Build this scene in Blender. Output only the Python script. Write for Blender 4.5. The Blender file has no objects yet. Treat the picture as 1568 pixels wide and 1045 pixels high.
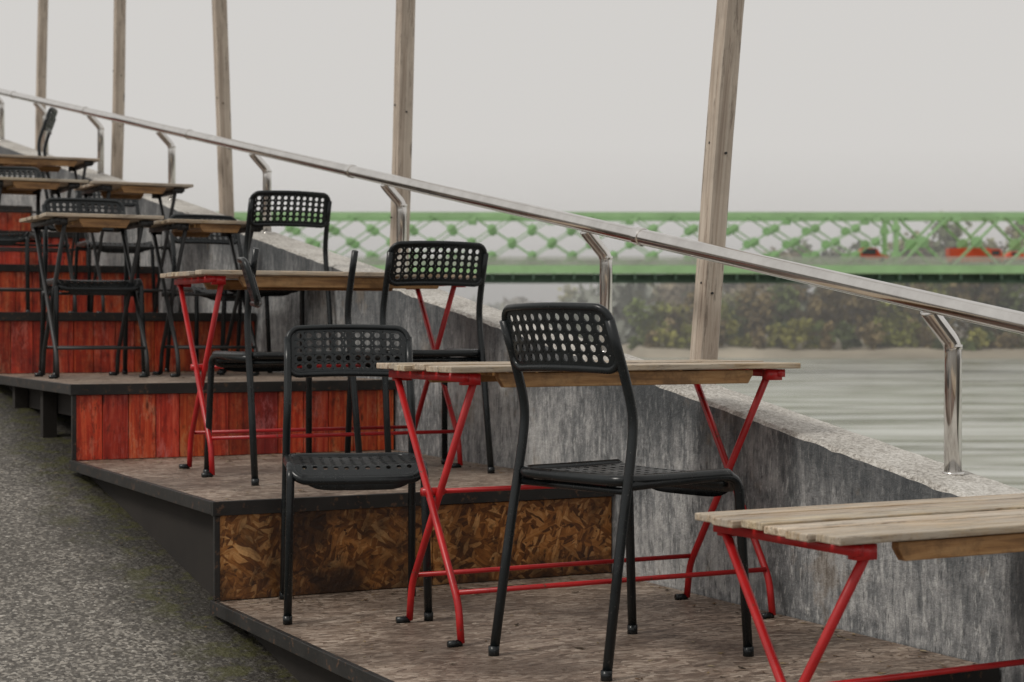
import bpy, math, random
import mathutils
from mathutils import Vector, Matrix
random.seed(7)
R = random.random
def U(a, b): return a + (b - a) * random.random()

sc = bpy.context.scene
OX, OY = 0.317, 5.506
ANG = math.atan2(0.4536, 0.8912)
ST = Matrix.Translation((OX, OY, 0)) @ Matrix.Rotation(ANG, 4, 'Z')   # stage frame: x = towards river (w), y = uphill (u)
STEP = 1.717; RISE = 0.277; SL = RISE / STEP

# ------------------------------------------------------------------ materials
class NT:
    def __init__(s, name):
        s.m = bpy.data.materials.new(name); s.m.use_nodes = True
        s.t = s.m.node_tree; s.b = s.t.nodes['Principled BSDF']
        s.co = s.t.nodes.new('ShaderNodeTexCoord').outputs['Object']
    def n(s, ty, **k):
        x = s.t.nodes.new(ty)
        for a, v in k.items(): setattr(x, a, v)
        return x
    def link(s, a, b): s.t.links.new(a, b)
    def mapping(s, scale=(1, 1, 1), rot=(0, 0, 0), src=None):
        x = s.n('ShaderNodeMapping'); x.inputs['Scale'].default_value = scale; x.inputs['Rotation'].default_value = rot
        s.link(src or s.co, x.inputs[0]); return x.outputs[0]
    def noise(s, sc_=5, det=4, rough=.55, v=None, dist=0):
        x = s.n('ShaderNodeTexNoise'); x.inputs['Scale'].default_value = sc_; x.inputs['Detail'].default_value = det
        x.inputs['Roughness'].default_value = rough; x.inputs['Distortion'].default_value = dist
        s.link(v or s.co, x.inputs['Vector']); return x.outputs['Fac']
    def vor(s, sc_=5, v=None, out='Distance', feature='F1', rnd=1):
        x = s.n('ShaderNodeTexVoronoi', feature=feature); x.inputs['Scale'].default_value = sc_
        x.inputs['Randomness'].default_value = rnd
        s.link(v or s.co, x.inputs['Vector']); return x.outputs[out]
    def ramp(s, fac, stops, interp='LINEAR'):
        x = s.n('ShaderNodeValToRGB'); cr = x.color_ramp; cr.interpolation = interp
        while len(cr.elements) < len(stops): cr.elements.new(.5)
        for e, (p, c) in zip(cr.elements, stops):
            e.position = p
            e.color = (c, c, c, 1) if isinstance(c, (int, float)) else (*c, 1)
        s.link(fac, x.inputs[0]); return x.outputs[0]
    def mix(s, fac, a, b, bt='MIX'):
        x = s.n('ShaderNodeMix', data_type='RGBA', blend_type=bt)
        for i, v in ((0, fac), (6, a), (7, b)):
            if isinstance(v, bpy.types.NodeSocket): s.link(v, x.inputs[i])
            else: x.inputs[i].default_value = v if i == 0 else (*v, 1)
        return x.outputs[2]
    def math(s, op, a, b=0.0, clamp=False):
        x = s.n('ShaderNodeMath', operation=op); x.use_clamp = clamp
        for i, v in ((0, a), (1, b)):
            if isinstance(v, bpy.types.NodeSocket): s.link(v, x.inputs[i])
            else: x.inputs[i].default_value = v
        return x.outputs[0]
    def sep(s, src=None):
        x = s.n('ShaderNodeSeparateXYZ'); s.link(src or s.co, x.inputs[0]); return x.outputs
    def col(s, c):
        if isinstance(c, bpy.types.NodeSocket): s.link(c, s.b.inputs['Base Color'])
        else: s.b.inputs['Base Color'].default_value = (*c, 1)
        return s
    def rough(s, r):
        if isinstance(r, bpy.types.NodeSocket): s.link(r, s.b.inputs['Roughness'])
        else: s.b.inputs['Roughness'].default_value = r
        return s
    def bump(s, h, st=.3, d=.01):
        x = s.n('ShaderNodeBump'); x.inputs['Strength'].default_value = st; x.inputs['Distance'].default_value = d
        s.link(h, x.inputs['Height']); s.link(x.outputs[0], s.b.inputs['Normal']); return s

def M_concrete(name, top=False):
    t = NT(name)
    st = t.noise(1.0, 6, .72, t.mapping((26, 26, 5.0)))
    bl = t.noise(1.5, 6, .65, t.mapping((1, 1, .8)))
    mid = t.noise(24, 5, .75)
    fine = t.noise(100, 3, .7)
    if not top:
        f = t.math('ADD', t.math('MULTIPLY', st, .36), t.math('ADD', t.math('MULTIPLY', bl, .44), t.math('MULTIPLY', mid, .20)))
        c = t.ramp(f, [(.40, (.065, .070, .073)), (.48, (.18, .186, .190)), (.54, (.35, .35, .347)), (.62, (.56, .555, .54))])
        fl = t.ramp(t.noise(1, 4, .7, t.mapping((66, 66, 22))), [(.54, 0), (.64, 1)])
        c = t.mix(t.math('MULTIPLY', fl, .5), c, (.64, .64, .62))
        sp = t.ramp(t.noise(1, 4, .7, t.mapping((70, 70, 20), (0, 0, .3))), [(.56, 0), (.66, 1)])
        c = t.mix(t.math('MULTIPLY', sp, .65), c, (.045, .048, .052))
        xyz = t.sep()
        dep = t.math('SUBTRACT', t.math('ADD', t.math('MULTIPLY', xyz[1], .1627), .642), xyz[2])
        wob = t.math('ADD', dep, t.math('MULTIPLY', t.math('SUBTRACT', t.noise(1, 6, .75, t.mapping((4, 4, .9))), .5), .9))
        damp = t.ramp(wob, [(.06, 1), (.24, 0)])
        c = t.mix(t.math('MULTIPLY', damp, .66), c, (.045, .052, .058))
        ru = t.ramp(t.noise(3.1, 6, .7), [(.58, 0), (.66, 1)])
        c = t.mix(t.math('MULTIPLY', ru, .38), c, (.20, .135, .07))
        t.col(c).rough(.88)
        t.bump(t.math('ADD', mid, t.math('MULTIPLY', fine, .6)), .7, .009)
    else:
        c = t.ramp(t.math('ADD', t.math('MULTIPLY', bl, .35), t.math('MULTIPLY', t.noise(100, 4, .8), .65)),
                   [(.40, (.22, .20, .18)), (.5, (.56, .535, .49)), (.60, (.78, .76, .72))])
        c = t.mix(t.math('MULTIPLY', t.ramp(mid, [(.5, 0), (.68, 1)]), .5), c, (.24, .21, .18))
        t.col(c).rough(.95); t.bump(t.math('ADD', fine, mid), .8, .012)
    return t.m

def M_asphalt():
    t = NT('asphalt')
    v = t.vor(105, out='Color'); g = t.n('ShaderNodeRGBToBW'); t.link(v, g.inputs[0])
    stones = t.ramp(g.outputs[0], [(.25, .0), (.58, .3), (.82, 1)])
    base = t.mix(stones, (.075, .066, .055), (.36, .33, .285))
    big = t.noise(.9, 6, .65)
    base = t.mix(t.math('MULTIPLY', t.ramp(big, [(.42, 0), (.62, 1)]), .55), base, (.055, .048, .039))
    c2 = t.ramp(t.noise(62, 3, .7), [(.59, 0), (.65, 1)])
    base = t.mix(t.math('MULTIPLY', c2, .75), base, (.56, .53, .47))
    c3 = t.ramp(t.noise(44, 3, .7), [(.58, 0), (.65, 1)])
    base = t.mix(t.math('MULTIPLY', c3, .6), base, (.04, .034, .026))
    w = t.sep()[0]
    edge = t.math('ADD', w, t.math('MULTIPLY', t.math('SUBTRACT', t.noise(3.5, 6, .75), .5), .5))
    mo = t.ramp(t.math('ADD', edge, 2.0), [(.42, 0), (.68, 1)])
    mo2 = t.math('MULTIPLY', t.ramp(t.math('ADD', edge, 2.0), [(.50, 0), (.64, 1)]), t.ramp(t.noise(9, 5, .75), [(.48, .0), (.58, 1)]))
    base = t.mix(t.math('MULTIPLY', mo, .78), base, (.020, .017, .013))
    base = t.mix(t.math('MULTIPLY', mo2, .6), base, (.075, .075, .014))
    t.col(base).rough(t.ramp(big, [(.3, .42), (.7, .72)])).bump(t.math('ADD', g.outputs[0], t.noise(60, 3)), .9, .008)
    return t.m

def M_osb(name, cols, rough=.45, scale=1, ax='xz', stain=.5, staincol=(.02, .01, .006), warpk=.02, layers=((.35, 60, 13), (-.6, 55, 12), (1.25, 70, 16)), fleck=None, low=None, gain=0):
    t = NT(name)
    warp = t.n('ShaderNodeVectorMath', operation='ADD')
    nz = t.n('ShaderNodeTexNoise'); nz.inputs['Scale'].default_value = 22; nz.inputs['Detail'].default_value = 3; t.link(t.co, nz.inputs['Vector'])
    sub = t.n('ShaderNodeVectorMath', operation='SCALE'); t.link(nz.outputs['Color'], sub.inputs[0]); sub.inputs['Scale'].default_value = warpk
    t.link(t.co, warp.inputs[0]); t.link(sub.outputs[0], warp.inputs[1])
    src = warp.outputs[0]
    def layer(rot, sx, sy):
        r = (0, rot, 0) if ax == 'xz' else (0, 0, rot)
        s0 = (sy, .01, sx) if ax == 'xz' else (sy, sx, .01)
        m1 = t.mapping((1, 1, 1), r, src)
        m2 = t.mapping(s0, (0, 0, 0), m1)
        x = t.n('ShaderNodeTexVoronoi'); x.inputs['Scale'].default_value = scale; t.link(m2, x.inputs['Vector'])
        b = t.n('ShaderNodeRGBToBW'); t.link(x.outputs['Color'], b.inputs[0])
        fib = t.noise(1, 3, .7, t.mapping(tuple(q * 3.2 if q > 30 else q * .8 for q in s0), (0, 0, 0), m1))
        return t.math('ADD', t.math('MULTIPLY', b.outputs[0], .55), t.math('MULTIPLY', fib, .45))
    a, b, c = [layer(*l) for l in layers]
    v1 = t.vor(34, out='Color'); bw = t.n('ShaderNodeRGBToBW'); t.link(v1, bw.inputs[0])
    sel = t.ramp(bw.outputs[0], [(.49, 0), (.51, 1)])
    v2 = t.vor(43, t.mapping((1, 1, 1), (.3, .5, .7)), out='Color'); bw2 = t.n('ShaderNodeRGBToBW'); t.link(v2, bw2.inputs[0])
    sel2 = t.ramp(bw2.outputs[0], [(.58, 0), (.60, 1)])
    f = t.mix(sel2, t.mix(sel, a, b), c)
    big = t.noise(2.6, 6, .7)
    fs_ = t.math('ADD', f, t.math('MULTIPLY', t.math('SUBTRACT', t.noise(1.6, 4, .6), .5), gain))
    col = t.ramp(fs_, cols)
    col = t.mix(t.math('MULTIPLY', t.ramp(big, [(.44, 0), (.60, 1)]), stain), col, staincol)
    sm = t.ramp(t.noise(30, 4, .75), [(.57, 0), (.67, 1)])
    col = t.mix(t.math('MULTIPLY', sm, .7), col, staincol)
    if fleck:
        fk = t.ramp(t.noise(1, 3, .7, t.mapping((55, 130, 60))), [(.60, 0), (.66, 1)])
        col = t.mix(t.math('MULTIPLY', fk, .7), col, fleck)
    if low is not None:
        z = t.sep()[2]
        wet = t.ramp(t.math('ADD', z, t.math('MULTIPLY', t.math('SUBTRACT', t.noise(6, 5, .7), .5), .28)), [(low + .01, 1), (low + .09, 0)])
        col = t.mix(t.math('MULTIPLY', wet, .7), col, staincol)
    t.col(col).rough(rough).bump(t.math('ADD', f, t.noise(70, 3)), .55, .003)
    return t.m

def M_redboard():
    t = NT('red_stained_wood')
    g = t.noise(1, 6, .7, t.mapping((60, 60, 3.5)), .6)
    big = t.noise(3.2, 6, .7)
    c = t.ramp(g, [(.3, (.20, .014, .006)), (.48, (.56, .050, .016)), (.66, (.80, .17, .06))])
    c = t.mix(t.math('MULTIPLY', t.ramp(big, [(.47, 0), (.60, 1)]), .68), c, (.11, .012, .008))
    wear = t.ramp(t.noise(6, 7, .85, t.mapping((3.2, 3.2, 1))), [(.52, 0), (.60, 1)])
    c = t.mix(t.math('MULTIPLY', wear, .5), c, (.70, .30, .18))
    dirt = t.ramp(t.noise(24, 5, .8, t.mapping((1.5, 1.5, .5))), [(.55, 0), (.64, 1)])
    c = t.mix(t.math('MULTIPLY', dirt, .65), c, (.06, .012, .008))
    kn = t.vor(2.2, t.mapping((6, 6, 2)))
    c = t.mix(t.ramp(kn, [(.04, .8), (.10, 0)]), c, (.04, .006, .004))
    at = t.n('ShaderNodeAttribute', attribute_name='tint')
    c = t.mix(1.0, c, at.outputs['Color'], 'MULTIPLY')
    t.col(c).rough(t.ramp(big, [(.3, .3), (.7, .6)])).bump(g, .4, .003)
    return t.m

def M_slat():
    t = NT('weathered_slat_wood')
    at = t.n('ShaderNodeAttribute', attribute_name='tint')
    g = t.noise(1, 6, .75, t.mapping((4, 90, 60)), .5)
    c = t.ramp(g, [(.3, (.18, .12, .07)), (.47, (.48, .37, .25)), (.63, (.74, .64, .50))])
    c = t.mix(1.0, c, at.outputs['Color'], 'MULTIPLY')
    gy = t.ramp(t.noise(5, 6, .8, t.mapping((1, 3, 1))), [(.44, 0), (.58, 1)])
    c = t.mix(t.math('MULTIPLY', gy, .6), c, (.42, .385, .33))
    dk = t.ramp(t.noise(1, 5, .8, t.mapping((7, 60, 50))), [(.54, 0), (.62, 1)])
    c = t.mix(t.math('MULTIPLY', dk, .7), c, (.11, .075, .045))
    t.col(c).rough(.5).bump(g, .6, .002); return t.m

def M_batten():
    t = NT('oiled_batten_wood')
    g = t.noise(1, 6, .65, t.mapping((4, 60, 60)), .5)
    c = t.ramp(g, [(.3, (.14, .065, .02)), (.5, (.36, .19, .07)), (.72, (.50, .31, .14))])
    c = t.mix(t.math('MULTIPLY', t.ramp(t.noise(8, 5, .7), [(.5, 0), (.62, 1)]), .6), c, (.10, .05, .02))
    t.col(c).rough(.5).bump(g, .3, .002); return t.m

def M_postwood():
    t = NT('weathered_post_wood')
    g = t.noise(1, 6, .7, t.mapping((45, 45, 1.3)), 1.0)
    c = t.ramp(g, [(.3, (.19, .145, .11)), (.46, (.44, .36, .29)), (.66, (.62, .55, .46))])
    kn = t.vor(2.1, t.mapping((3.2, 3.2, 1)))
    c = t.mix(t.ramp(kn, [(.05, .85), (.11, 0)]), c, (.08, .055, .035))
    c = t.mix(t.math('MULTIPLY', t.ramp(t.noise(3, 5, .7), [(.45, 0), (.65, 1)]), .5), c, (.30, .25, .205))
    sp = t.ramp(t.noise(1, 4, .75, t.mapping((60, 60, 6))), [(.57, 0), (.65, 1)])
    c = t.mix(t.math('MULTIPLY', sp, .6), c, (.12, .09, .07))
    t.col(c).rough(.8).bump(g, .5, .004); return t.m

def M_paint(name, c, c2, rough=.35, wear=.62, rc=.06, metallic=0):
    t = NT(name)
    b = t.noise(9, 5, .6)
    cc = t.ramp(b, [(.35, c), (.65, c2)])
    w = t.ramp(t.noise(45, 5, .7), [(wear, 0), (wear + .05, 1)])
    cc = t.mix(w, cc, (.09, .05, .03))
    t.col(cc).rough(t.ramp(b, [(.3, rough), (.7, rough + .2)])); t.b.inputs['Metallic'].default_value = metallic
    t.bump(t.noise(120, 2), .12, .002); return t.m

def M_black(name='black_plastic'):
    t = NT(name)
    b = t.noise(7, 5, .65)
    c = t.ramp(b, [(.35, (.005, .007, .008)), (.7, (.014, .018, .020))])
    d = t.ramp(t.noise(170, 2, .6), [(.67, 0), (.72, 1)])
    c = t.mix(t.math('MULTIPLY', d, .4), c, (.14, .14, .13))
    t.col(c).rough(t.ramp(b, [(.3, .20), (.7, .38)])); t.b.inputs['Specular IOR Level'].default_value = .4
    t.bump(t.noise(200, 2), .08, .001); return t.m

def M_steel():
    t = NT('stainless_steel')
    g = t.noise(12, 4, .6)
    t.col(t.ramp(g, [(.3, (.62, .60, .575)), (.7, (.76, .74, .71))])); t.b.inputs['Metallic'].default_value = 1
    t.rough(t.ramp(t.noise(5, 5, .7), [(.3, .09), (.7, .20)])); return t.m

def M_simple(name, c, rough=.7, var=.35, s=3):
    t = NT(name); n = t.noise(s, 4)
    t.col(t.ramp(n, [(.3, tuple(x * (1 - var) for x in c)), (.7, tuple(min(1, x * (1 + var)) for x in c))])).rough(rough); return t.m

mat_wall = M_concrete('board_marked_concrete'); mat_cap = M_concrete('rough_cap_concrete', True)
mat_asph = M_asphalt()
mat_osb = M_osb('stained_osb', [(.24, (.07, .024, .007)), (.42, (.25, .090, .020)), (.56, (.46, .19, .048)), (.76, (.74, .42, .17))], .33, 1.35, stain=.88, low=-.005, gain=.45)
mat_tread = M_osb('worn_tread_board', [(.24, (.095, .064, .046)), (.42, (.22, .160, .120)), (.56, (.33, .255, .20)), (.78, (.56, .47, .385))], .5, 1.25, 'xy', .65, (.065, .043, .030), .02,
                  ((.05, 75, 14), (-.25, 70, 15), (.5, 65, 17)), fleck=(.035, .024, .016), gain=.3)
mat_red = M_redboard(); mat_slat = M_slat(); mat_batten = M_batten(); mat_post = M_postwood()
mat_redm = M_paint('red_painted_steel', (.34, .008, .010), (.52, .014, .015), .25, .64)
mat_darkm = M_paint('dark_painted_steel', (.010, .011, .012), (.026, .026, .026), .35, .66)
mat_blk = M_black(); mat_blk2 = M_black('black_powder_coat'); mat_steel = M_steel()
mat_edge = M_paint('black_steel_edging', (.010, .010, .010), (.024, .022, .020), .4, .58)
mat_skirt = M_simple('dark_underframe_wood', (.018, .014, .011), .9)
mat_green = M_simple('green_bridge_paint', (.31, .50, .25), .55, .12, .3)
mat_greend = M_simple('bridge_green_shaded', (.08, .13, .09), .7, .3, .3)  # darker copy of the bridge green, underside shade put into the colour
mat_rail = M_simple('bridge_railing_paint', (.55, .58, .50), .6, .1)
mat_pier = M_simple('bridge_pier_stone', (.3, .28, .25), .9)
mat_carred = M_paint('vehicle_red_paint', (.80, .07, .02), (.85, .10, .03), .3, .9)
mat_glass = M_simple('vehicle_glass', (.05, .055, .06), .1)
mat_tyre = M_simple('tyre_rubber', (.03, .03, .03), .9)

# ------------------------------------------------------------------ mesh builder
class MB:
    def __init__(s): s.v = []; s.f = []; s.mi = []; s.tint = []
    def add(s, vs, fs, mi=0, tint=1.0):
        o = len(s.v); s.v += [tuple(x) for x in vs]
        for f in fs: s.f.append([i + o for i in f]); s.mi.append(mi); s.tint.append(tint)
    def box(s, x0, x1, y0, y1, z0, z1, mi=0, tint=1.0, M=None):
        vs = [Vector((x, y, z)) for x in (x0, x1) for y in (y0, y1) for z in (z0, z1)]
        if M: vs = [M @ v for v in vs]
        s.add(vs, [(0, 1, 3, 2), (4, 6, 7, 5), (0, 4, 5, 1), (2, 3, 7, 6), (0, 2, 6, 4), (1, 5, 7, 3)], mi, tint)
    def beam(s, a, b, wx, wz, mi=0, up=(0, 0, 1)):
        a = Vector(a); b = Vector(b); d = (b - a); L = d.length; d.normalize()
        sx = d.cross(Vector(up)); sx.normalize(); sz = sx.cross(d)
        M = Matrix((( sx.x, d.x, sz.x, a.x), (sx.y, d.y, sz.y, a.y), (sx.z, d.z, sz.z, a.z), (0, 0, 0, 1)))
        s.box(-wx / 2, wx / 2, 0, L, -wz / 2, wz / 2, mi, 1.0, M)
    def tube(s, pts, r, seg=10, mi=0, closed=False, caps=True):
        pts = [Vector(p) for p in pts]; n = len(pts)
        rs = r if isinstance(r, (list, tuple)) else [r] * n
        tans = []
        for i in range(n):
            if closed: t = pts[(i + 1) % n] - pts[i - 1]
            else: t = pts[min(i + 1, n - 1)] - pts[max(i - 1, 0)]
            tans.append(t.normalized())
        ref = Vector((0, 0, 1)) if abs(tans[0].z) < .9 else Vector((1, 0, 0))
        nrm = (ref - tans[0] * ref.dot(tans[0])).normalized()
        vs = []; fs = []
        for i in range(n):
            nrm = (nrm - tans[i] * nrm.dot(tans[i])).normalized(); bn = tans[i].cross(nrm)
            for k in range(seg):
                a = 2 * math.pi * k / seg
                vs.append(pts[i] + (nrm * math.cos(a) + bn * math.sin(a)) * rs[i])
        m = n if closed else n - 1
        for i in range(m):
            j = (i + 1) % n
            for k in range(seg):
                k2 = (k + 1) % seg
                fs.append((i * seg + k, i * seg + k2, j * seg + k2, j * seg + k))
        if not closed and caps:
            fs.append(tuple(reversed(range(seg)))); fs.append(tuple((n - 1) * seg + k for k in range(seg)))
        s.add(vs, fs, mi)
    def mesh(s, name, mats, smooth=False):
        me = bpy.data.meshes.new(name); me.from_pydata(s.v, [], s.f)
        for m in mats: me.materials.append(m)
        me.polygons.foreach_set('material_index', s.mi)
        at = me.color_attributes.new('tint', 'FLOAT_COLOR', 'CORNER')
        buf = []
        for p, t in zip(me.polygons, s.tint):
            c = (t, t, t, 1) if isinstance(t, (int, float)) else (*t, 1)
            for _ in range(p.loop_total): buf += c
        at.data.foreach_set('color', buf)
        if smooth: me.polygons.foreach_set('use_smooth', [True] * len(me.polygons))
        me.update(); return me
def obj(name, me, parent=None, mw=None, bevel=0):
    o = bpy.data.objects.new(name, me); sc.collection.objects.link(o)
    if parent: o.parent = parent
    if mw is not None: o.matrix_world = mw
    if bevel:
        b = o.modifiers.new('bevel', 'BEVEL'); b.width = bevel; b.segments = 2; b.limit_method = 'ANGLE'
    return o
def empty(name, mw):
    e = bpy.data.objects.new(name, None); e.empty_display_size = .2; sc.collection.objects.link(e); e.matrix_world = mw; return e
def rnd_path(pts, r=.03, n=5):
    pts = [Vector(p) for p in pts]; out = [pts[0]]
    for i in range(1, len(pts) - 1):
        a, b, c = pts[i - 1], pts[i], pts[i + 1]
        d1 = min(r, (a - b).length * .49); d2 = min(r, (c - b).length * .49)
        p = b + (a - b).normalized() * d1; q = b + (c - b).normalized() * d2
        for k in range(n + 1):
            t = k / n; out.append(p * (1 - t) ** 2 + b * 2 * t * (1 - t) + q * t * t)
    out.append(pts[-1]); return out
def nz(x, y=0, z=0): return mathutils.noise.noise(Vector((x, y, z)))

# ------------------------------------------------------------------ chair
def perforated(mb, mp, nx, ny, px, py, x0, y0, W, H, hr, seg=12, mi=0):
    gx0 = x0 + (W - nx * px) / 2; gy0 = y0 + (H - ny * py) / 2
    for i in range(nx):
        for j in range(ny):
            cx = gx0 + (i + .5) * px; cy = gy0 + (j + .5) * py
            vs = []; fs = []
            for k in range(seg):
                a = 2 * math.pi * (k + .5) / seg; ca, sa = math.cos(a), math.sin(a)
                m = max(abs(ca) / (px / 2), abs(sa) / (py / 2))
                vs.append(mp(cx + ca / m, cy + sa / m)); vs.append(mp(cx + ca * hr, cy + sa * hr))
            for k in range(seg):
                k2 = (k + 1) % seg
                fs.append((2 * k, 2 * k2, 2 * k2 + 1, 2 * k + 1))
            base = len(vs)
            for (sx, sy) in ((1, 1), (-1, 1), (-1, -1), (1, -1)):
                vs.append(mp(cx + sx * px / 2, cy + sy * py / 2))
            for q in range(4):
                a = math.pi / 4 + q * math.pi / 2; k = int((a / (2 * math.pi)) * seg - .5); k2 = (k + 1) % seg
                fs.append((2 * k, base + q, 2 * k2))
            mb.add(vs, fs, mi)
    def strip(xa, xb, ya, yb, n, m):
        for i in range(n):
            for j in range(m):
                a0 = xa + (xb - xa) * i / n; a1 = xa + (xb - xa) * (i + 1) / n
                b0 = ya + (yb - ya) * j / m; b1 = ya + (yb - ya) * (j + 1) / m
                mb.add([mp(a0, b0), mp(a1, b0), mp(a1, b1), mp(a0, b1)], [(0, 1, 2, 3)], mi)
    gx1 = gx0 + nx * px; gy1 = gy0 + ny * py
    strip(x0, gx0, y0, y0 + H, 1, 8); strip(gx1, x0 + W, y0, y0 + H, 1, 8)
    strip(gx0, gx1, y0, gy0, nx, 1); strip(gx0, gx1, gy1, y0 + H, nx, 1)

CH = {}
def build_chair_meshes():
    BW, BH, z0 = .352, .136, .655
    def bmap(x, t):
        y = -.170 - .043 * (t / .15) - .022 * (1 - (x / .175) ** 2)
        return Vector((x, y, z0 + t + .005 * (1 - (x / .175) ** 2)))
    def rr(W, H, r, n=7):
        out = []
        for (cx, cy, a0) in ((W / 2 - r, H - r, 0), (-W / 2 + r, H - r, 90), (-W / 2 + r, r, 180), (W / 2 - r, r, 270)):
            for k in range(n):
                a = math.radians(a0 + 90 * k / (n - 1)); out.append((cx + r * math.cos(a), cy + r * math.sin(a)))
        res = []
        for i in range(len(out)):
            a = out[i]; b = out[(i + 1) % len(out)]
            L = math.hypot(a[0] - b[0], a[1] - b[1]); m = max(1, int(L / .03))
            for k in range(m): res.append((a[0] + (b[0] - a[0]) * k / m, a[1] + (b[1] - a[1]) * k / m))
        return res
    mb = MB()
    mb.tube([bmap(x, t) for x, t in rr(BW, BH, .034)], .0085, 8, closed=True)
    CH['brim'] = mb.mesh('backrest_rim', [mat_blk], True)
    mb = MB(); perforated(mb, bmap, 11, 5, .0285, .0222, -BW / 2 + .004, .004, BW - .008, BH - .008, .0082)
    CH['back'] = mb.mesh('backrest', [mat_blk])
    # seat
    SW, SD, sz = .360, .37, .425
    def smap(x, y):
        dish = -.012 * (1 - (x / .186) ** 2) * (1 - ((y - .02) / .2) ** 2)
        roll = -.72 * (y - .155) if y > .155 else 0
        return Vector((x, y, sz + dish + roll))
    mb = MB()
    ring = [(x, y - .165) for x, y in rr(SW, SD, .05)]
    mb.tube([smap(x, y) + Vector((0, 0, -.006)) for x, y in ring], .0125, 8, closed=True)
    n = 16
    prof = [(.195, -.018), (.209, -.028), (.212, -.045), (.206, -.058)]
    vs = []; fs = []
    for i in range(n + 1):
        x = -.15 + .30 * i / n; k = 1 - abs(x / .15) ** 6 * .5
        for (py, pz) in prof: vs.append((x, py, sz + pz * k - .012))
    for i in range(n):
        for j in range(3):
            a = i * 4 + j; fs.append((a, a + 4, a + 5, a + 1))
    mb.add(vs, fs)
    CH['srim'] = mb.mesh('seat_rim', [mat_blk], True)
    mb = MB(); perforated(mb, smap, 11, 11, .0285, .029, -SW / 2 + .008, -.157, SW - .016, SD - .016, .0068, 10)
    CH['seat'] = mb.mesh('seat', [mat_blk])
    for sgn, nm in ((-1, 'l'), (1, 'r')):
        mb = MB()
        pts = [(sgn * .188, -.225, 0.004), (sgn * .184, -.178, .30), (sgn * .181, -.142, .50), (sgn * .179, -.138, .565), (sgn * .177, -.160, .64), (sgn * .176, -.205, .765)]
        mb.tube(rnd_path(pts, .06, 6), .0112, 12)
        CH['bl' + nm] = mb.mesh('back_leg', [mat_blk2], True)
        mb = MB()
        pts = [(sgn * .190, .215, 0.004), (sgn * .182, .195, .35), (sgn * .181, .188, .408), (sgn * .180, .12, .415), (sgn * .181, -.155, .408)]
        mb.tube(rnd_path(pts, .05, 6), .0112, 12)
        CH['fl' + nm] = mb.mesh('front_leg', [mat_blk2], True)
    mb = MB()
    for (x, y) in ((-.188, -.225), (.188, -.225), (-.19, .215), (.19, .215)):
        mb.tube([(x, y, 0), (x, y, .022)], .0128, 12)
    mb.tube([(-.181, -.15, .395), (.181, -.15, .395)], .008, 8)
    mb.tube([(-.181, .14, .398), (.181, .14, .398)], .008, 8)
    CH['feet'] = mb.mesh('feet_and_stretchers', [mat_blk], True)
build_chair_meshes()
def chair(mw, name='black_metal_chair', broken=False, sc_=1.0):
    e = empty(name, mw @ Matrix.Scale(sc_, 4))
    for k, pn in (('srim', 'seat_rim'), ('seat', 'seat'), ('bll', 'back_leg_left'), ('blr', 'back_leg_right'), ('fll', 'front_leg_left'), ('flr', 'front_leg_right'), ('feet', 'feet')):
        o = obj(pn, CH[k], e)
        if k == 'seat':
            s = o.modifiers.new('s', 'SOLIDIFY'); s.thickness = .004
    for k, pn in (('brim', 'backrest_rim'), ('back', 'backrest')):
        o = obj(pn, CH[k], e)
        if k == 'back':
            s = o.modifiers.new('s', 'SOLIDIFY'); s.thickness = .004; s.offset = 0
        if broken:
            o.matrix_parent_inverse = Matrix.Identity(4)
            o.matrix_basis = Matrix.Translation((-.176, -.19, -.075)) @ Matrix.Rotation(math.radians(-113), 4, 'Z') @ Matrix.Translation((.176, .19, 0))
    return e
def SM(u, w, z, rot=0):
    return ST @ Matrix.Translation((w, u, z)) @ Matrix.Rotation(math.radians(rot), 4, 'Z')
def WM(x, y, z, face_deg):
    return Matrix.Translation((x, y, z)) @ Matrix.Rotation(math.radians(face_deg - 90), 4, 'Z')
T = [None] + [RISE * k for k in range(0, 9)]

chair(WM(.258, 4.12, 0, 40), sc_=1.025)
chair(WM(-.432, 4.79, 0, -81), sc_=.965)
chair(SM(.685, -.845, T[2], 3), broken=True, sc_=.96)
chair(SM(.765, -.330, T[2], -3), sc_=.965)
chair(SM(2.56, -.205, T[3], -2), sc_=.985)
chair(SM(2.90, -.93, T[3], 176), sc_=.98)
chair(SM(3.16, -.28, T[3], 183), sc_=.93)
chair(SM(4.50, -1.02, T[4], 158), sc_=.97)
chair(SM(4.80, -.35, T[4], 178), sc_=.93)
chair(SM(6.95, -.42, T[6], 72))

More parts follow.
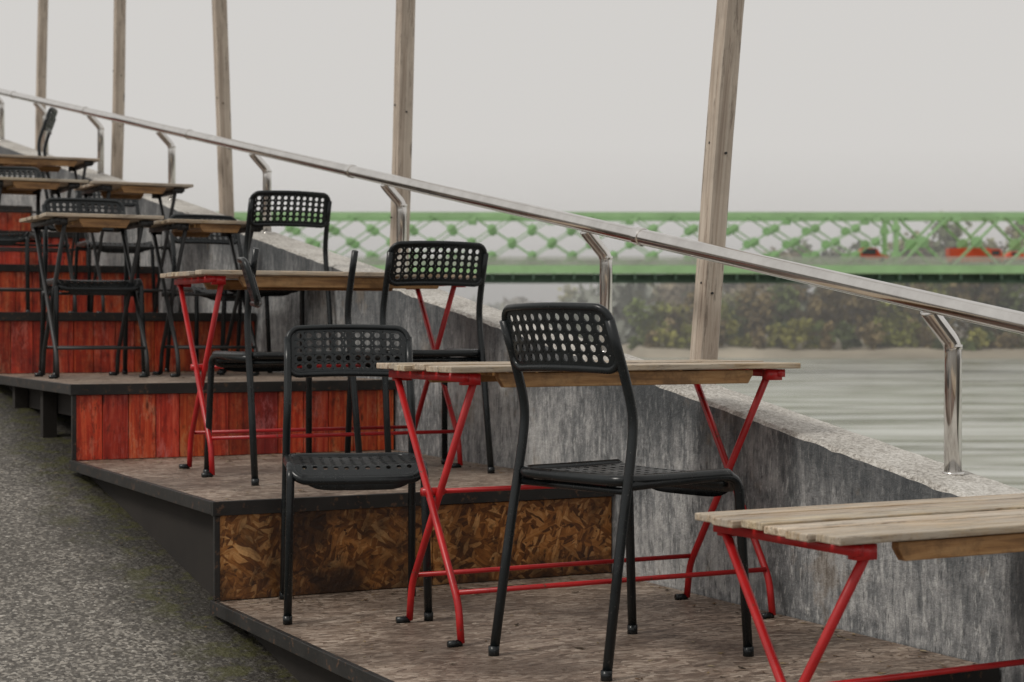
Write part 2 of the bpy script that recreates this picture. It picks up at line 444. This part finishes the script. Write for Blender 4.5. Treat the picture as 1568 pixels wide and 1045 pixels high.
# ------------------------------------------------------------------ tables
def table(u0, w0, w1, z, mat_leg, name, depth=.48, H=.675, nsl=6, rot=0):
    cx = (w0 + w1) / 2; cy = u0 + depth / 2; L = w1 - w0
    e = empty(name, SM(cy, cx, z, rot))
    mb = MB(); pw = depth / nsl
    for i in range(nsl):
        y0 = -depth / 2 + i * pw + .005; y1 = y0 + pw - .010
        dx = U(-.014, .014); tt = U(.72, 1.12); dz = U(-.002, .002)
        mb.box(-L / 2 + dx, L / 2 + U(-.006, .006), y0, y1, H - .015 + dz, H + dz, 0, (tt, tt * U(.95, 1.0), tt * U(.88, .98)))
    obj('table_top_slats', mb.mesh('slats', [mat_slat]), e, bevel=.0025)
    mb = MB()
    for y in (-depth / 2 + .03, depth / 2 - .03):
        x0, x1 = -L / 2 + .14, L / 2 - .14; h = .036; th = .02
        vs = []
        for yy in (y - th / 2, y + th / 2):
            vs += [(x0, yy, H - .018), (x0, yy, H - .030), (x0 + .015, yy, H - .017 - h), (x1 - .015, yy, H - .017 - h), (x1, yy, H - .030), (x1, yy, H - .018)]
        fs = [tuple(range(6)), tuple(reversed(range(6, 12)))] + [(i, i + 6, (i + 1) % 6 + 6, (i + 1) % 6) for i in range(6)]
        mb.add(vs, fs)
    for x in (-L / 2 + .30, L / 2 - .30, 0):
        mb.box(x - .025, x + .025, -depth / 2 + .045, depth / 2 - .045, H - .034, H - .0175)
    obj('battens', mb.mesh('battens', [mat_batten]), e, bevel=.002)
    mb = MB(); ht = H - .03
    yt = depth / 2 - .035; yf = .175
    for s in (-1, 1):
        xa = s * (L / 2 - .055); xb = s * (L / 2 - .083)
        mb.tube(rnd_path([(xa, yt, ht), (xa, -yf * .98, .10), (xa, -yf - .012, .006)], .03), .0095, 8)
        mb.tube(rnd_path([(xb, -yt, ht), (xb, yf * .98, .10), (xb, yf + .012, .006)], .03), .0095, 8)
        mb.beam((s * (L / 2 - .05), -depth / 2 + .02, H - .028), (s * (L / 2 - .05), depth / 2 - .02, H - .028), .022, .020)
        for y in (-yt, yt): mb.box(s * (L / 2 - .07) - .022, s * (L / 2 - .07) + .022, y - .014, y + .014, H - .046, H - .018)
        mb.tube([(s * (L / 2 - .04), 0.012, .355), (s * (L / 2 - .1), .012, .355)], .011, 8)
    x1 = L / 2 - .06
    mb.tube([(-x1, .012, .355), (x1, .012, .355)], .0065, 8)
    mb.tube([(-x1, -yf * .93, .125), (x1, -yf * .93, .125)], .0065, 8)
    mb.tube([(-x1 + .02, yf * .93, .125), (x1 - .02, yf * .93, .125)], .0065, 8)
    obj('folding_legs', mb.mesh('legs', [mat_leg], True), e)
    mb = MB()
    for s in (-1, 1):
        mb.tube([(s * (L / 2 - .055) - .0, -yf - .012, .007), (s * (L / 2 - .055) - .035, -yf - .015, .007)], .009, 8)
        mb.tube([(s * (L / 2 - .083) - .0, yf + .012, .007), (s * (L / 2 - .083) - .035, yf + .015, .007)], .009, 8)
    obj('feet', mb.mesh('feet', [mat_blk], True), e)
table(-2.26, -.86, .10, -RISE, mat_redm, 'folding_table', rot=1)
table(-.98, -1.02, .0, T[1], mat_redm, 'folding_table')
table(.76, -1.09, -.09, T[2], mat_redm, 'folding_table', rot=-1)
table(2.52, -1.21, -.72, T[3], mat_darkm, 'folding_table', H=.68, rot=1)
table(2.50, -.70, -.24, T[3], mat_darkm, 'folding_table', H=.67)
table(4.16, -1.15, -.64, T[4], mat_darkm, 'folding_table', H=.68)
table(4.15, -.61, -.10, T[4], mat_darkm, 'folding_table')
table(5.85, -1.1, -.16, T[5], mat_darkm, 'folding_table')

# ------------------------------------------------------------------ terraces
PW = 1.285
def terr(k):
    u0 = (k - 2) * STEP; u1 = (k - 1) * STEP; z = RISE * (k - 1)
    e = empty('wooden_terrace_step', ST)
    mb = MB()
    mid = u0 + STEP * .52
    mb.box(-PW + .006, -.004, u0 + .004, mid - .002, z - .022, z)
    mb.box(-PW + .006, -.004, mid + .002, u1 + .018, z - .0225, z - .001)
    obj('tread', mb.mesh('tread', [mat_tread]), e, bevel=.002)
    mb = MB()
    mb.box(-PW - .012, -.006, u0 - .014, u0 + .002, z - .036, z + .004)
    mb.box(-PW - .012, -PW + .004, u0 + .0025, u1 + .015, z - .034, z + .003)
    mb.box(-PW - .004, -PW + .012, u0 - .003, u0 + .013, z - RISE + .004, z - .0365)
    obj('steel_edging', mb.mesh('edge', [mat_edge]), e, bevel=.0015)
    mb = MB()
    zb = z - RISE + .001; zt = z - .037
    if k == 2:
        mb.box(-PW + .0125, -.62, u0 + .004, u0 + .020, zb, zt); mb.box(-.617, -.003, u0 + .006, u0 + .022, zb, zt - .002); mats = [mat_osb]
    elif k >= 3:
        x = -PW + .0125; mats = [mat_red]
        while x < -.02:
            wdt = min(U(.088, .108), -.006 - x); tt = U(.75, 1.15)
            mb.box(x, x + wdt - .003, u0 + .004 + U(0, .003), u0 + .020, zb, zt, 0, (tt, tt * U(.7, 1.25), tt * U(.7, 1.25))); x += wdt
    else:
        mb.box(-PW + .0125, -.003, u0 + .004, u0 + .020, zb, zt); mats = [mat_osb]
    obj('riser', mb.mesh('riser', mats), e, bevel=.0015)
    mb = MB()
    if k <= 2:
        g0 = SL * u0 - .12
        mb.box(-PW + .05, -PW + .065, u0 + .03, u1 - .01, g0 - .2, z - .0235)
    else:
        for uu in (u0 + .05, u0 + .6, u0 + 1.15):
            mb.box(-PW + .02, -PW + .075, uu, uu + .05, SL * uu - .3, z - .0245)
        mb.box(-PW + .08, -PW + .12, u0 + .03, u1 - .01, z - .13, z - .0235)
        mb.box(-PW + .3, -PW + .315, u0 + .03, u1 - .01, z - .5, z - .0235)  # near-black sheet set back under open treads, stands in for the shaded interior
    mb.box(-PW + .14, -.1, u0 + .3, u0 + .34, z - .12, z - .0235)
    mb.box(-PW + .14, -.1, u0 + 1.1, u0 + 1.14, z - .12, z - .0235)
    obj('underframe', mb.mesh('underframe', [mat_skirt]), e)
for k in range(-1, 10): terr(k)

# ------------------------------------------------------------------ concrete wall
WZ = .642; WT = .195
def wz(u, w=0): return WZ + .1627 * u
us = [-9 + i * .03 for i in range(int(27 / .03) + 1)]
vs = []; fs = []; mi = []
for u in us:
    j = .006 * nz(u * 11, 1) + .004 * nz(u * 31, 2); k = .007 * nz(u * 9, 5) + .004 * nz(u * 33, 3)
    t = wz(u)
    vs += [(0, u, -3.2), (0, u, t - .010 + j), (.010 + j, u, t + .0), (WT * .5, u, t + .004 * nz(u * 5, 9)), (WT - .010 + k, u, t), (WT, u, t - .012 + k), (WT, u, -4.5)]
n = 7
for i in range(len(us) - 1):
    for q in range(6):
        a = i * n + q; fs.append((a, a + n, a + n + 1, a + 1)); mi.append(1 if 1 <= q <= 4 else 0)
m0 = MB(); m0.v = vs; m0.f = fs; m0.mi = mi; m0.tint = [1] * len(fs)
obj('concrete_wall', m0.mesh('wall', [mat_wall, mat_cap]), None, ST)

# ------------------------------------------------------------------ handrail
RW = .04
def rz(u): return 1.062 + .1627 * u
e = empty('stainless_handrail', ST)
mb = MB(); mb.tube([(RW, u, rz(u)) for u in (-9, -4, 0, 5, 10, 17)], .0250, 28)
obj('rail', mb.mesh('rail', [mat_steel], True), e)
mb = MB()
for n_ in range(-3, 10):
    u = -1.42 + 1.689 * n_
    zb = wz(u) - .01; zt = rz(u) - .105; pw_ = .128
    mb.tube(rnd_path([(pw_, u, zb), (pw_, u, zt), (RW + .022, u, rz(u) - .036), (RW + .010, u, rz(u) - .02)], .022, 6), .0212, 20)
    mb.tube([(pw_, u, zt - .012), (pw_, u, zt + .000)], .0228, 20)
    mb.tube([(pw_, u, wz(u) - .004), (pw_, u, wz(u) + .004)], .028, 20)
obj('rail_posts', mb.mesh('posts', [mat_steel], True), e)
wood_u = [-2.53 - 2.39, -2.53, -.144, 2.246, 4.636, 7.03, 9.42, 11.8]
mb = MB()
for u in wood_u:
    a = u + .03
    mb.tube([(RW, a, rz(a)), (RW, a + .035, rz(a + .035))], .0290, 28)
obj('rail_joint_sleeves', mb.mesh('sleeves', [mat_steel], False), e, bevel=.003)

# ------------------------------------------------------------------ wooden posts
for u, lean in zip(wood_u, [2, 3, 5.0, 1.7, -2.0, 1.2, 1.4, 0]):
    mb = MB(); hs = [-.75 + i * .125 for i in range(40)]
    vs = []; fs = []
    sx = .035; sy = .03
    for i, h in enumerate(hs):
        ox = .008 * nz(u, h * .9); oy = .008 * nz(h * .9, u)
        c = .005 + .002 * nz(u, h * 5)
        for (x, y) in ((-sx + c, -sy), (sx - c, -sy), (sx, -sy + c), (sx, sy - c), (sx - c, sy), (-sx + c, sy), (-sx, sy - c), (-sx, -sy + c)):
            vs.append((x + ox, y + oy, h))
    for i in range(len(hs) - 1):
        for k in range(8): fs.append((i * 8 + k, i * 8 + (k + 1) % 8, (i + 1) * 8 + (k + 1) % 8, (i + 1) * 8 + k))
    fs.append(tuple(reversed(range(8)))); fs.append(tuple((len(hs) - 1) * 8 + k for k in range(8)))
    mb.add(vs, fs)
    base = WT + .042
    e = empty('wooden_post', ST @ Matrix.Translation((base, u, wz(u))) @ Matrix.Rotation(math.radians(lean), 4, 'Y'))
    obj('timber', mb.mesh('timber', [mat_post]), e)
    mb = MB()
    for h in (.28, .62, 1.35, 2.4):
        hh = h + U(-.08, .08); xx = U(-.018, .018)
        mb.tube([(xx, -.034, hh), (xx, -.028, hh)], .004, 8)
        mb.tube([(-.038, xx, hh + .03), (-.033, xx, hh + .03)], .004, 8)
    obj('screw_heads', mb.mesh('screws', [mat_edge]), e)

# ------------------------------------------------------------------ ground
mb = MB()
gw = [-70, -30, -12, -6] + [-5 + i * .25 for i in range(21)] + [.02, .19, .6, 2.5, 9, 12]
gu = [-60, -30, -12, -8] + [-7 + i * .25 for i in range(90)] + [17, 20, 24, 30, 60]
vs = []; fs = []
for u in gu:
    for w in gw:
        z = SL * max(-12, min(24, u)) - .045
        if w <= 0: z += .012 * nz(u * .8, w * .8) - (.02 * max(0, min(1, (-1.3 - w) / 3)))
        if w > .1: z = z - .8
        if w > .5: z = z - (w - .3) * .75
        if w > 8.9: z = -9
        vs.append((w, u, z))
nw = len(gw)
for i in range(len(gu) - 1):
    for j in range(nw - 1):
        a = i * nw + j; fs.append((a, a + 1, a + nw + 1, a + nw))
mb.add(vs, fs); obj('asphalt_ground', mb.mesh('ground', [mat_asph], True), None, ST)

# debris: leaves, twigs and grit on the treads
mb = MB()
cols = [(.16, .09, .035), (.10, .06, .03), (.25, .18, .09), (.07, .05, .03), (.30, .24, .15), (.05, .035, .02)]
def leaf(w, u, z, s):
    a = U(0, 6.28); ca, sa = math.cos(a), math.sin(a); t = random.choice(cols); k = U(.35, 1)
    pts = [(-1, 0, .1), (-.3, .42 * k, .25), (.5, .36 * k, .1), (1, 0, .3), (.4, -.38 * k, .2), (-.4, -.35 * k, .05)]
    mb.add([(w + (x * ca - y * sa) * s, u + (x * sa + y * ca) * s, z + .001 + zz * s * .6) for x, y, zz in pts], [(0, 1, 2, 3), (0, 3, 4, 5)], 0, t)
for k in range(0, 7):
    u0 = (k - 2) * STEP
    for i in range(620 if k < 4 else 60):
        w = U(-PW + .02, -.02); u = u0 + U(.02, STEP - .02)
        r_ = R()
        if r_ < .40: u = u0 + STEP - abs(random.gauss(0, .10)) - .01
        elif r_ < .62: w = -.015 - abs(random.gauss(0, .07))
        if u < u0 + .01 or w < -PW: continue
        leaf(w, u, RISE * (k - 1), U(.002, .009) if R() < .8 else U(.009, .017))
for i in range(300):
    u = U(-3, 4); w = -PW - .03 - abs(random.gauss(0, .12)); leaf(w, u, SL * u - .04, U(.003, .010))
t = NT('dry_leaf_litter'); at = t.n('ShaderNodeAttribute', attribute_name='tint'); t.col(at.outputs['Color']).rough(.8)
obj('fallen_leaves', mb.mesh('leaves', [t.m]), None, ST)

# ------------------------------------------------------------------ river, banks
WL = -6.3
t = NT('river_water')
n1 = t.noise(1, 4, .6, t.mapping((.05, .30, 1))); n2 = t.noise(1, 4, .6, t.mapping((.35, 1.6, 1))); n3 = t.noise(1, 5, .6, t.mapping((.014, .10, 1)), .6)
c = t.ramp(n3, [(.42, (.12, .125, .075)), (.50, (.21, .215, .15)), (.58, (.44, .45, .40))])
fo = t.ramp(t.noise(1, 4, .65, t.mapping((.05, .30, 1))), [(.47, 0), (.57, 1)])
c = t.mix(t.math('MULTIPLY', fo, .7), c, (.66, .67, .64))
t.col(c).rough(.24); t.b.inputs['IOR'].default_value = 1.33
t.bump(t.math('ADD', t.math('MULTIPLY', n1, 1.2), t.math('MULTIPLY', n2, .35)), .5, .5)
m0 = MB(); m0.add([(-3000, 2, WL), (3000, 2, WL), (3000, 4500, WL), (-3000, 4500, WL)], [(0, 1, 2, 3)]); obj('river_water', m0.mesh('water', [t.m]))
m0 = MB(); m0.add([(-3000, -3000, -9.5), (3000, -3000, -9.5), (3000, 4500, -9.5), (-3000, 4500, -9.5)], [(0, 1, 2, 3)]); obj('riverbed', m0.mesh('bed', [mat_skirt]))

def shore(x):
    if x > 30: return 395 - min(60, (x - 30) * .12)
    return 395 + min(560, (30 - x) * 9)
mat_bank = M_simple('far_bank_soil', (.34, .30, .23), .95, .3, .05)
mb = MB(); xs = [-900, -600, -400, -300, -200, -100, -60] + [-50 + i * 5 for i in range(90)] + [450, 600, 900, 1500]
vs = []; fs = []
for x in xs:
    s0 = shore(x) + 4 * nz(x * .05)
    for d, z in ((-6, WL - .6), (0, WL + .15), (7, WL + 1.3), (18, WL + 2.4), (120, WL + 5), (2500, WL + 9)):
        vs.append((x, s0 + d, z + (.4 * nz(x * .2, d) if d > 0 else 0)))
for i in range(len(xs) - 1):
    for j in range(5):
        a = i * 6 + j; fs.append((a, a + 6, a + 7, a + 1))
mb.add(vs, fs); obj('far_river_bank', mb.mesh('bank', [mat_bank], True))

# ------------------------------------------------------------------ far trees (one mass)
t = NT('riverside_foliage'); at = t.n('ShaderNodeAttribute', attribute_name='tint'); t.col(at.outputs['Color']).rough(.95)
t.b.inputs['Specular IOR Level'].default_value = .1
mat_fol = t.m
mat_bark = M_simple('bark', (.17, .15, .12), .9)
mb = MB()
near_c = [(.15, .19, .060), (.22, .23, .065), (.19, .145, .07), (.11, .14, .055), (.27, .26, .075), (.22, .17, .085)]
def tree(x, y, z, h, wd, dense=1.0, s=.9, haze=0.0):
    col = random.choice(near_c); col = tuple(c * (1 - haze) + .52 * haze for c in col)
    p0 = Vector((x, y, z)); p1 = Vector((x + U(-1, 1), y, z + h * .8))
    mb.tube([p0, p0.lerp(p1, .5), p1], [h * .018, h * .012, h * .003], 5, 1)
    nb = int(7 + h * .35); blobs = []
    for i in range(nb):
        zz = U(.12, 1); rad = wd * (1 - abs(zz - .5) * 1.0) * U(.3, 1)
        a = U(0, 6.28); c = Vector((x + math.cos(a) * rad * .7, y + math.sin(a) * rad * .6, z + h * zz * .93))
        blobs.append((c, wd * U(.26, .48)))
        mb.tube([p0.lerp(p1, max(.15, zz - .3)), c], [h * .006, h * .002], 4, 1)
    for c, r in blobs:
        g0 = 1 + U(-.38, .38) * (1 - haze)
        for q in range(int(34 * dense)):
            d = Vector((random.gauss(0, 1), random.gauss(0, 1), random.gauss(0, .8)))
            if d.length > 2: d *= 2 / d.length
            p = c + d * r * .62
            a = Vector((U(-1, 1), U(-1, 1), U(-1, 1))).normalized(); b = a.cross(Vector((U(-1, 1), U(-1, 1), U(-1, 1)))).normalized()
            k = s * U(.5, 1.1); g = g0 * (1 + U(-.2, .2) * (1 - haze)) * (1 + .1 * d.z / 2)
            mb.add([p - a * k, p + b * k * .7, p + a * k, p - b * k * .7], [(0, 1, 2, 3)], 0, tuple(v * g for v in col))
def th(x):
    if x < 55: return U(13, 17.5)
    if x < 84: return U(18, 24)
    return U(22, 30) + 6 * nz(x * .06, 3)
x = 20
while x < 190:
    y0 = shore(x)
    tree(x, y0 + U(12, 18), WL + 1.6, U(2, 7), U(2, 5), .8, .75)
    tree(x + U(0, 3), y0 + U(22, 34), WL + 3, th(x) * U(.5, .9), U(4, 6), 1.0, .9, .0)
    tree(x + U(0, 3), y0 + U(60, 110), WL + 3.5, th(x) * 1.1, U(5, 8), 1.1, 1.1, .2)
    x += U(2.2, 3.4)
x = -420
while x < 32:
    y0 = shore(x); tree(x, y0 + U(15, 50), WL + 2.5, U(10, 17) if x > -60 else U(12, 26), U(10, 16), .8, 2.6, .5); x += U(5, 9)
x = 190
while x < 420:
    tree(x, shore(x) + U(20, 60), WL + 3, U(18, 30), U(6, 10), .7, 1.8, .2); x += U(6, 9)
obj('riverside_trees', mb.mesh('trees', [mat_fol, mat_bark]))

# ------------------------------------------------------------------ bridge
BY = 262; zt_ = 17.3; zb_ = 9.3
e = empty('lattice_truss_bridge', Matrix.Identity(4))
X0, X1 = -150, 190
for y, nm in ((BY, 'near_truss'), (BY + 8, 'far_truss')):
    mb = MB()
    mb.beam((X0, y, zt_), (X1, y, zt_), .8, .85); mb.beam((X0, y, zb_), (X1, y, zb_), .6, .9)
    run = 12.0; sp = 6.0; xc = 57
    x = X0 - run + (0 if y == BY else .3)
    while x < xc - .1:
        for (xa, za, xb, zb2, dy) in ((x, zb_, x + run, zt_, -.15), (x + run, zb_, x, zt_, .14)):
            if max(xa, xb) > xc:
                f = (xc - min(xa, xb)) / run
                if xa < xb: xb = xc; zb2 = zb_ + (zt_ - zb_) * f
                else: xa = xc; za = zt_ - (zt_ - zb_) * f
            mb.beam((xa, y + dy, za), (xb, y + dy, zb2), .14, .72, up=(0, 1, 0))
        x += sp
    x = X0
    while x < xc:
        for q, zz in enumerate((zb_ + .25 * 8, zb_ + .5 * 8, zb_ + .75 * 8)):
            xx = x + (3 if q != 1 else 0)
            mb.tube([(xx, y - .25, zz), (xx, y + .25, zz)], .72, 8)
        x += sp
    mb.box(xc - .35, xc + .35, y - .3, y + .3, zb_, zt_)
    x = xc
    while x < X1 - 8:
        mb.beam((x, y, zb_), (x + 8, y, zt_), .3, .85, up=(0, 1, 0)); mb.beam((x + 8, y + .35, zb_), (x, y + .35, zt_), .3, .85, up=(0, 1, 0))
        mb.tube([(x + 4, y - .25, zb_ + 4), (x + 4, y + .6, zb_ + 4)], .9, 8); x += 8
    for x in range(X0, X1, 12): mb.box(x - .6, x + .6, y - .45, y + .45, zt_ - 1.0, zt_ - .4)
    obj(nm, mb.mesh(nm, [mat_green]), e)
mb = MB()
x = X0
while x < X1: mb.beam((x, BY, zt_ + .1), (x, BY + 8, zt_ + .1), .3, .35); x += 6
obj('top_bracing', mb.mesh('bracing', [mat_green]), e)
mb = MB()
mb.box(X0, X1, BY - 2.4, BY + 11.4, zb_ - .15, zb_ + .15)
mb.box(X0, X1, BY - 2.45, BY - 2.25, zb_ - .75, zb_ + .45)
obj('deck', mb.mesh('deck', [mat_green]), e)
mb = MB()
for y in (BY - .5, BY + 3, BY + 6, BY + 9.5): mb.box(X0, X1, y, y + .4, zb_ - 1.9, zb_ - .76)
x = X0
while x < X1:
    mb.box(x, x + .3, BY - 2.2, BY + 11.2, zb_ - 1.6, zb_ - .77)
    mb.beam((x, BY - .8, zb_ - 1.9), (x + 3, BY - .8, zb_ - .8), .15, .2, up=(0, 1, 0)); x += 3
mb.box(X0, X1, BY - 1, BY - .7, zb_ - 2.1, zb_ - 1.8)
obj('floor_beams', mb.mesh('beams', [mat_greend]), e)
mb = MB()
for y in (BY - 2.3, BY + 11.2):
    for z in (.6, .95, 1.3, 1.65): mb.beam((X0, y, zb_ + z), (X1, y, zb_ + z), .1, .14)
    x = X0
    while x < X1: mb.beam((x, y, zb_ + .4), (x, y, zb_ + 1.7), .16, .1, up=(0, 1, 0)); x += .4
obj('railings', mb.mesh('railing', [mat_rail]), e)
mb = MB()
for x in (-72, 118):
    mb.box(x - 2, x + 2, BY - 3, BY + 12, WL - 3, zb_ - 2.2); mb.box(x - 2.6, x + 2.6, BY - 4, BY + 13, WL - 3, WL + 2)
obj('piers', mb.mesh('piers', [mat_pier]), e)

def vehicle(name, x, y, z, L, H, cab, truck=False):
    e = empty(name, Matrix.Translation((x, y, z)))
    mb = MB()
    W = 1.8 if not truck else 2.4
    if truck: prof = [(-L / 2, .6), (L / 2, .6), (L / 2, 1.6), (L / 2 - .3, 2.5), (L / 2 - 1.9, 2.6), (L / 2 - 1.9, 2.5), (L / 2 - 2.1, H), (-L / 2, H)]
    else: prof = [(-L / 2, .35), (L / 2, .35), (L / 2, .8), (L / 2 - 1.1, .98), (L / 2 - 1.8, H), (-L / 2 + .8, H), (-L / 2 + .1, 1.0)]
    n = len(prof); vs = [(a, 0, b) for a, b in prof] + [(a, W, b) for a, b in prof]
    mb.add(vs, [tuple(range(n)), tuple(reversed(range(n, 2 * n)))] + [(i, i + n, (i + 1) % n + n, (i + 1) % n) for i in range(n)])
    obj('body', mb.mesh('body', [mat_carred]), e, bevel=.08)
    mb = MB()
    if truck: mb.box(L / 2 - 1.7, L / 2 - .5, -.01, W + .01, 1.6, 2.3)
    else: mb.box(-L / 2 + .8, L / 2 - 1.9, -.01, W + .01, .98, H - .12)
    obj('windows', mb.mesh('windows', [mat_glass]), e)
    mb = MB()
    for xx in (-L / 2 + .9, L / 2 - .9):
        r = .33 if not truck else .5
        for yy in (-.03, W - .2): mb.tube([(xx, yy, r), (xx, yy + .23, r)], r, 14)
    obj('wheels', mb.mesh('wheels', [mat_tyre]), e)
vehicle('red_car', 54.0, BY + 2, zb_ + 1.2, 4.8, 2.0, 0)
vehicle('red_truck', 69.5, BY + 2, zb_ + .5, 8.0, 2.7, 0, True)
vehicle('red_car', 76.8, BY + 5, zb_ + 1.2, 4.0, 1.6, 0)

# ------------------------------------------------------------------ mist over the far bank
hm = bpy.data.materials.new('river_mist'); hm.use_nodes = True; nt = hm.node_tree; nt.nodes.clear()
o_ = nt.nodes.new('ShaderNodeOutputMaterial'); vsn = nt.nodes.new('ShaderNodeVolumeScatter')
vsn.inputs['Color'].default_value = (1, 1, 1, 1); vsn.inputs['Density'].default_value = .0020; vsn.inputs['Anisotropy'].default_value = .2
nt.links.new(vsn.outputs[0], o_.inputs['Volume'])
mb = MB(); mb.box(-1500, 1500, 285, 1100, WL + .02, 30); obj('river_mist', mb.mesh('mist', [hm]))

# ------------------------------------------------------------------ light
w = bpy.data.worlds.new('World'); sc.world = w; w.use_nodes = True; nt = w.node_tree
bg = nt.nodes['Background']; sky = nt.nodes.new('ShaderNodeTexSky'); sky.sky_type = 'NISHITA'; sky.sun_disc = False
EL, AZ = 48, 235
sky.sun_elevation = math.radians(EL); sky.sun_rotation = math.radians(AZ); sky.dust_density = 4; sky.air_density = 1
hs = nt.nodes.new('ShaderNodeHueSaturation'); hs.inputs['Saturation'].default_value = .15; nt.links.new(sky.outputs[0], hs.inputs['Color'])
mx = nt.nodes.new('ShaderNodeMix'); mx.data_type = 'RGBA'; mx.inputs[0].default_value = .9; mx.inputs[7].default_value = (6.8, 6.6, 6.35, 1)
nt.links.new(hs.outputs[0], mx.inputs[6]); nt.links.new(mx.outputs[2], bg.inputs[0]); bg.inputs[1].default_value = .1
sd = bpy.data.lights.new('sun', 'SUN'); sd.energy = 1.3; sd.angle = math.radians(14); sd.color = (1, .95, .88)
so = bpy.data.objects.new('sun', sd); sc.collection.objects.link(so)
az = math.radians(AZ); d = Vector((math.sin(az) * math.cos(math.radians(EL)), math.cos(az) * math.cos(math.radians(EL)), math.sin(math.radians(EL))))
so.rotation_euler = d.to_track_quat('Z', 'Y').to_euler()

# ------------------------------------------------------------------ camera
cd = bpy.data.cameras.new('camera'); cd.sensor_width = 36; cd.lens = 62.0; cd.clip_end = 6000; cd.clip_start = .05
co = bpy.data.objects.new('camera', cd); sc.collection.objects.link(co); co.location = (0, 0, .77)
co.rotation_euler = (math.radians(90 - .477), 0, 0)
cd.dof.use_dof = True; cd.dof.focus_distance = 4.4; cd.dof.aperture_fstop = 6.3
sc.camera = co
sc.view_settings.view_transform = 'Standard'; sc.view_settings.look = 'None'; sc.view_settings.exposure = 0
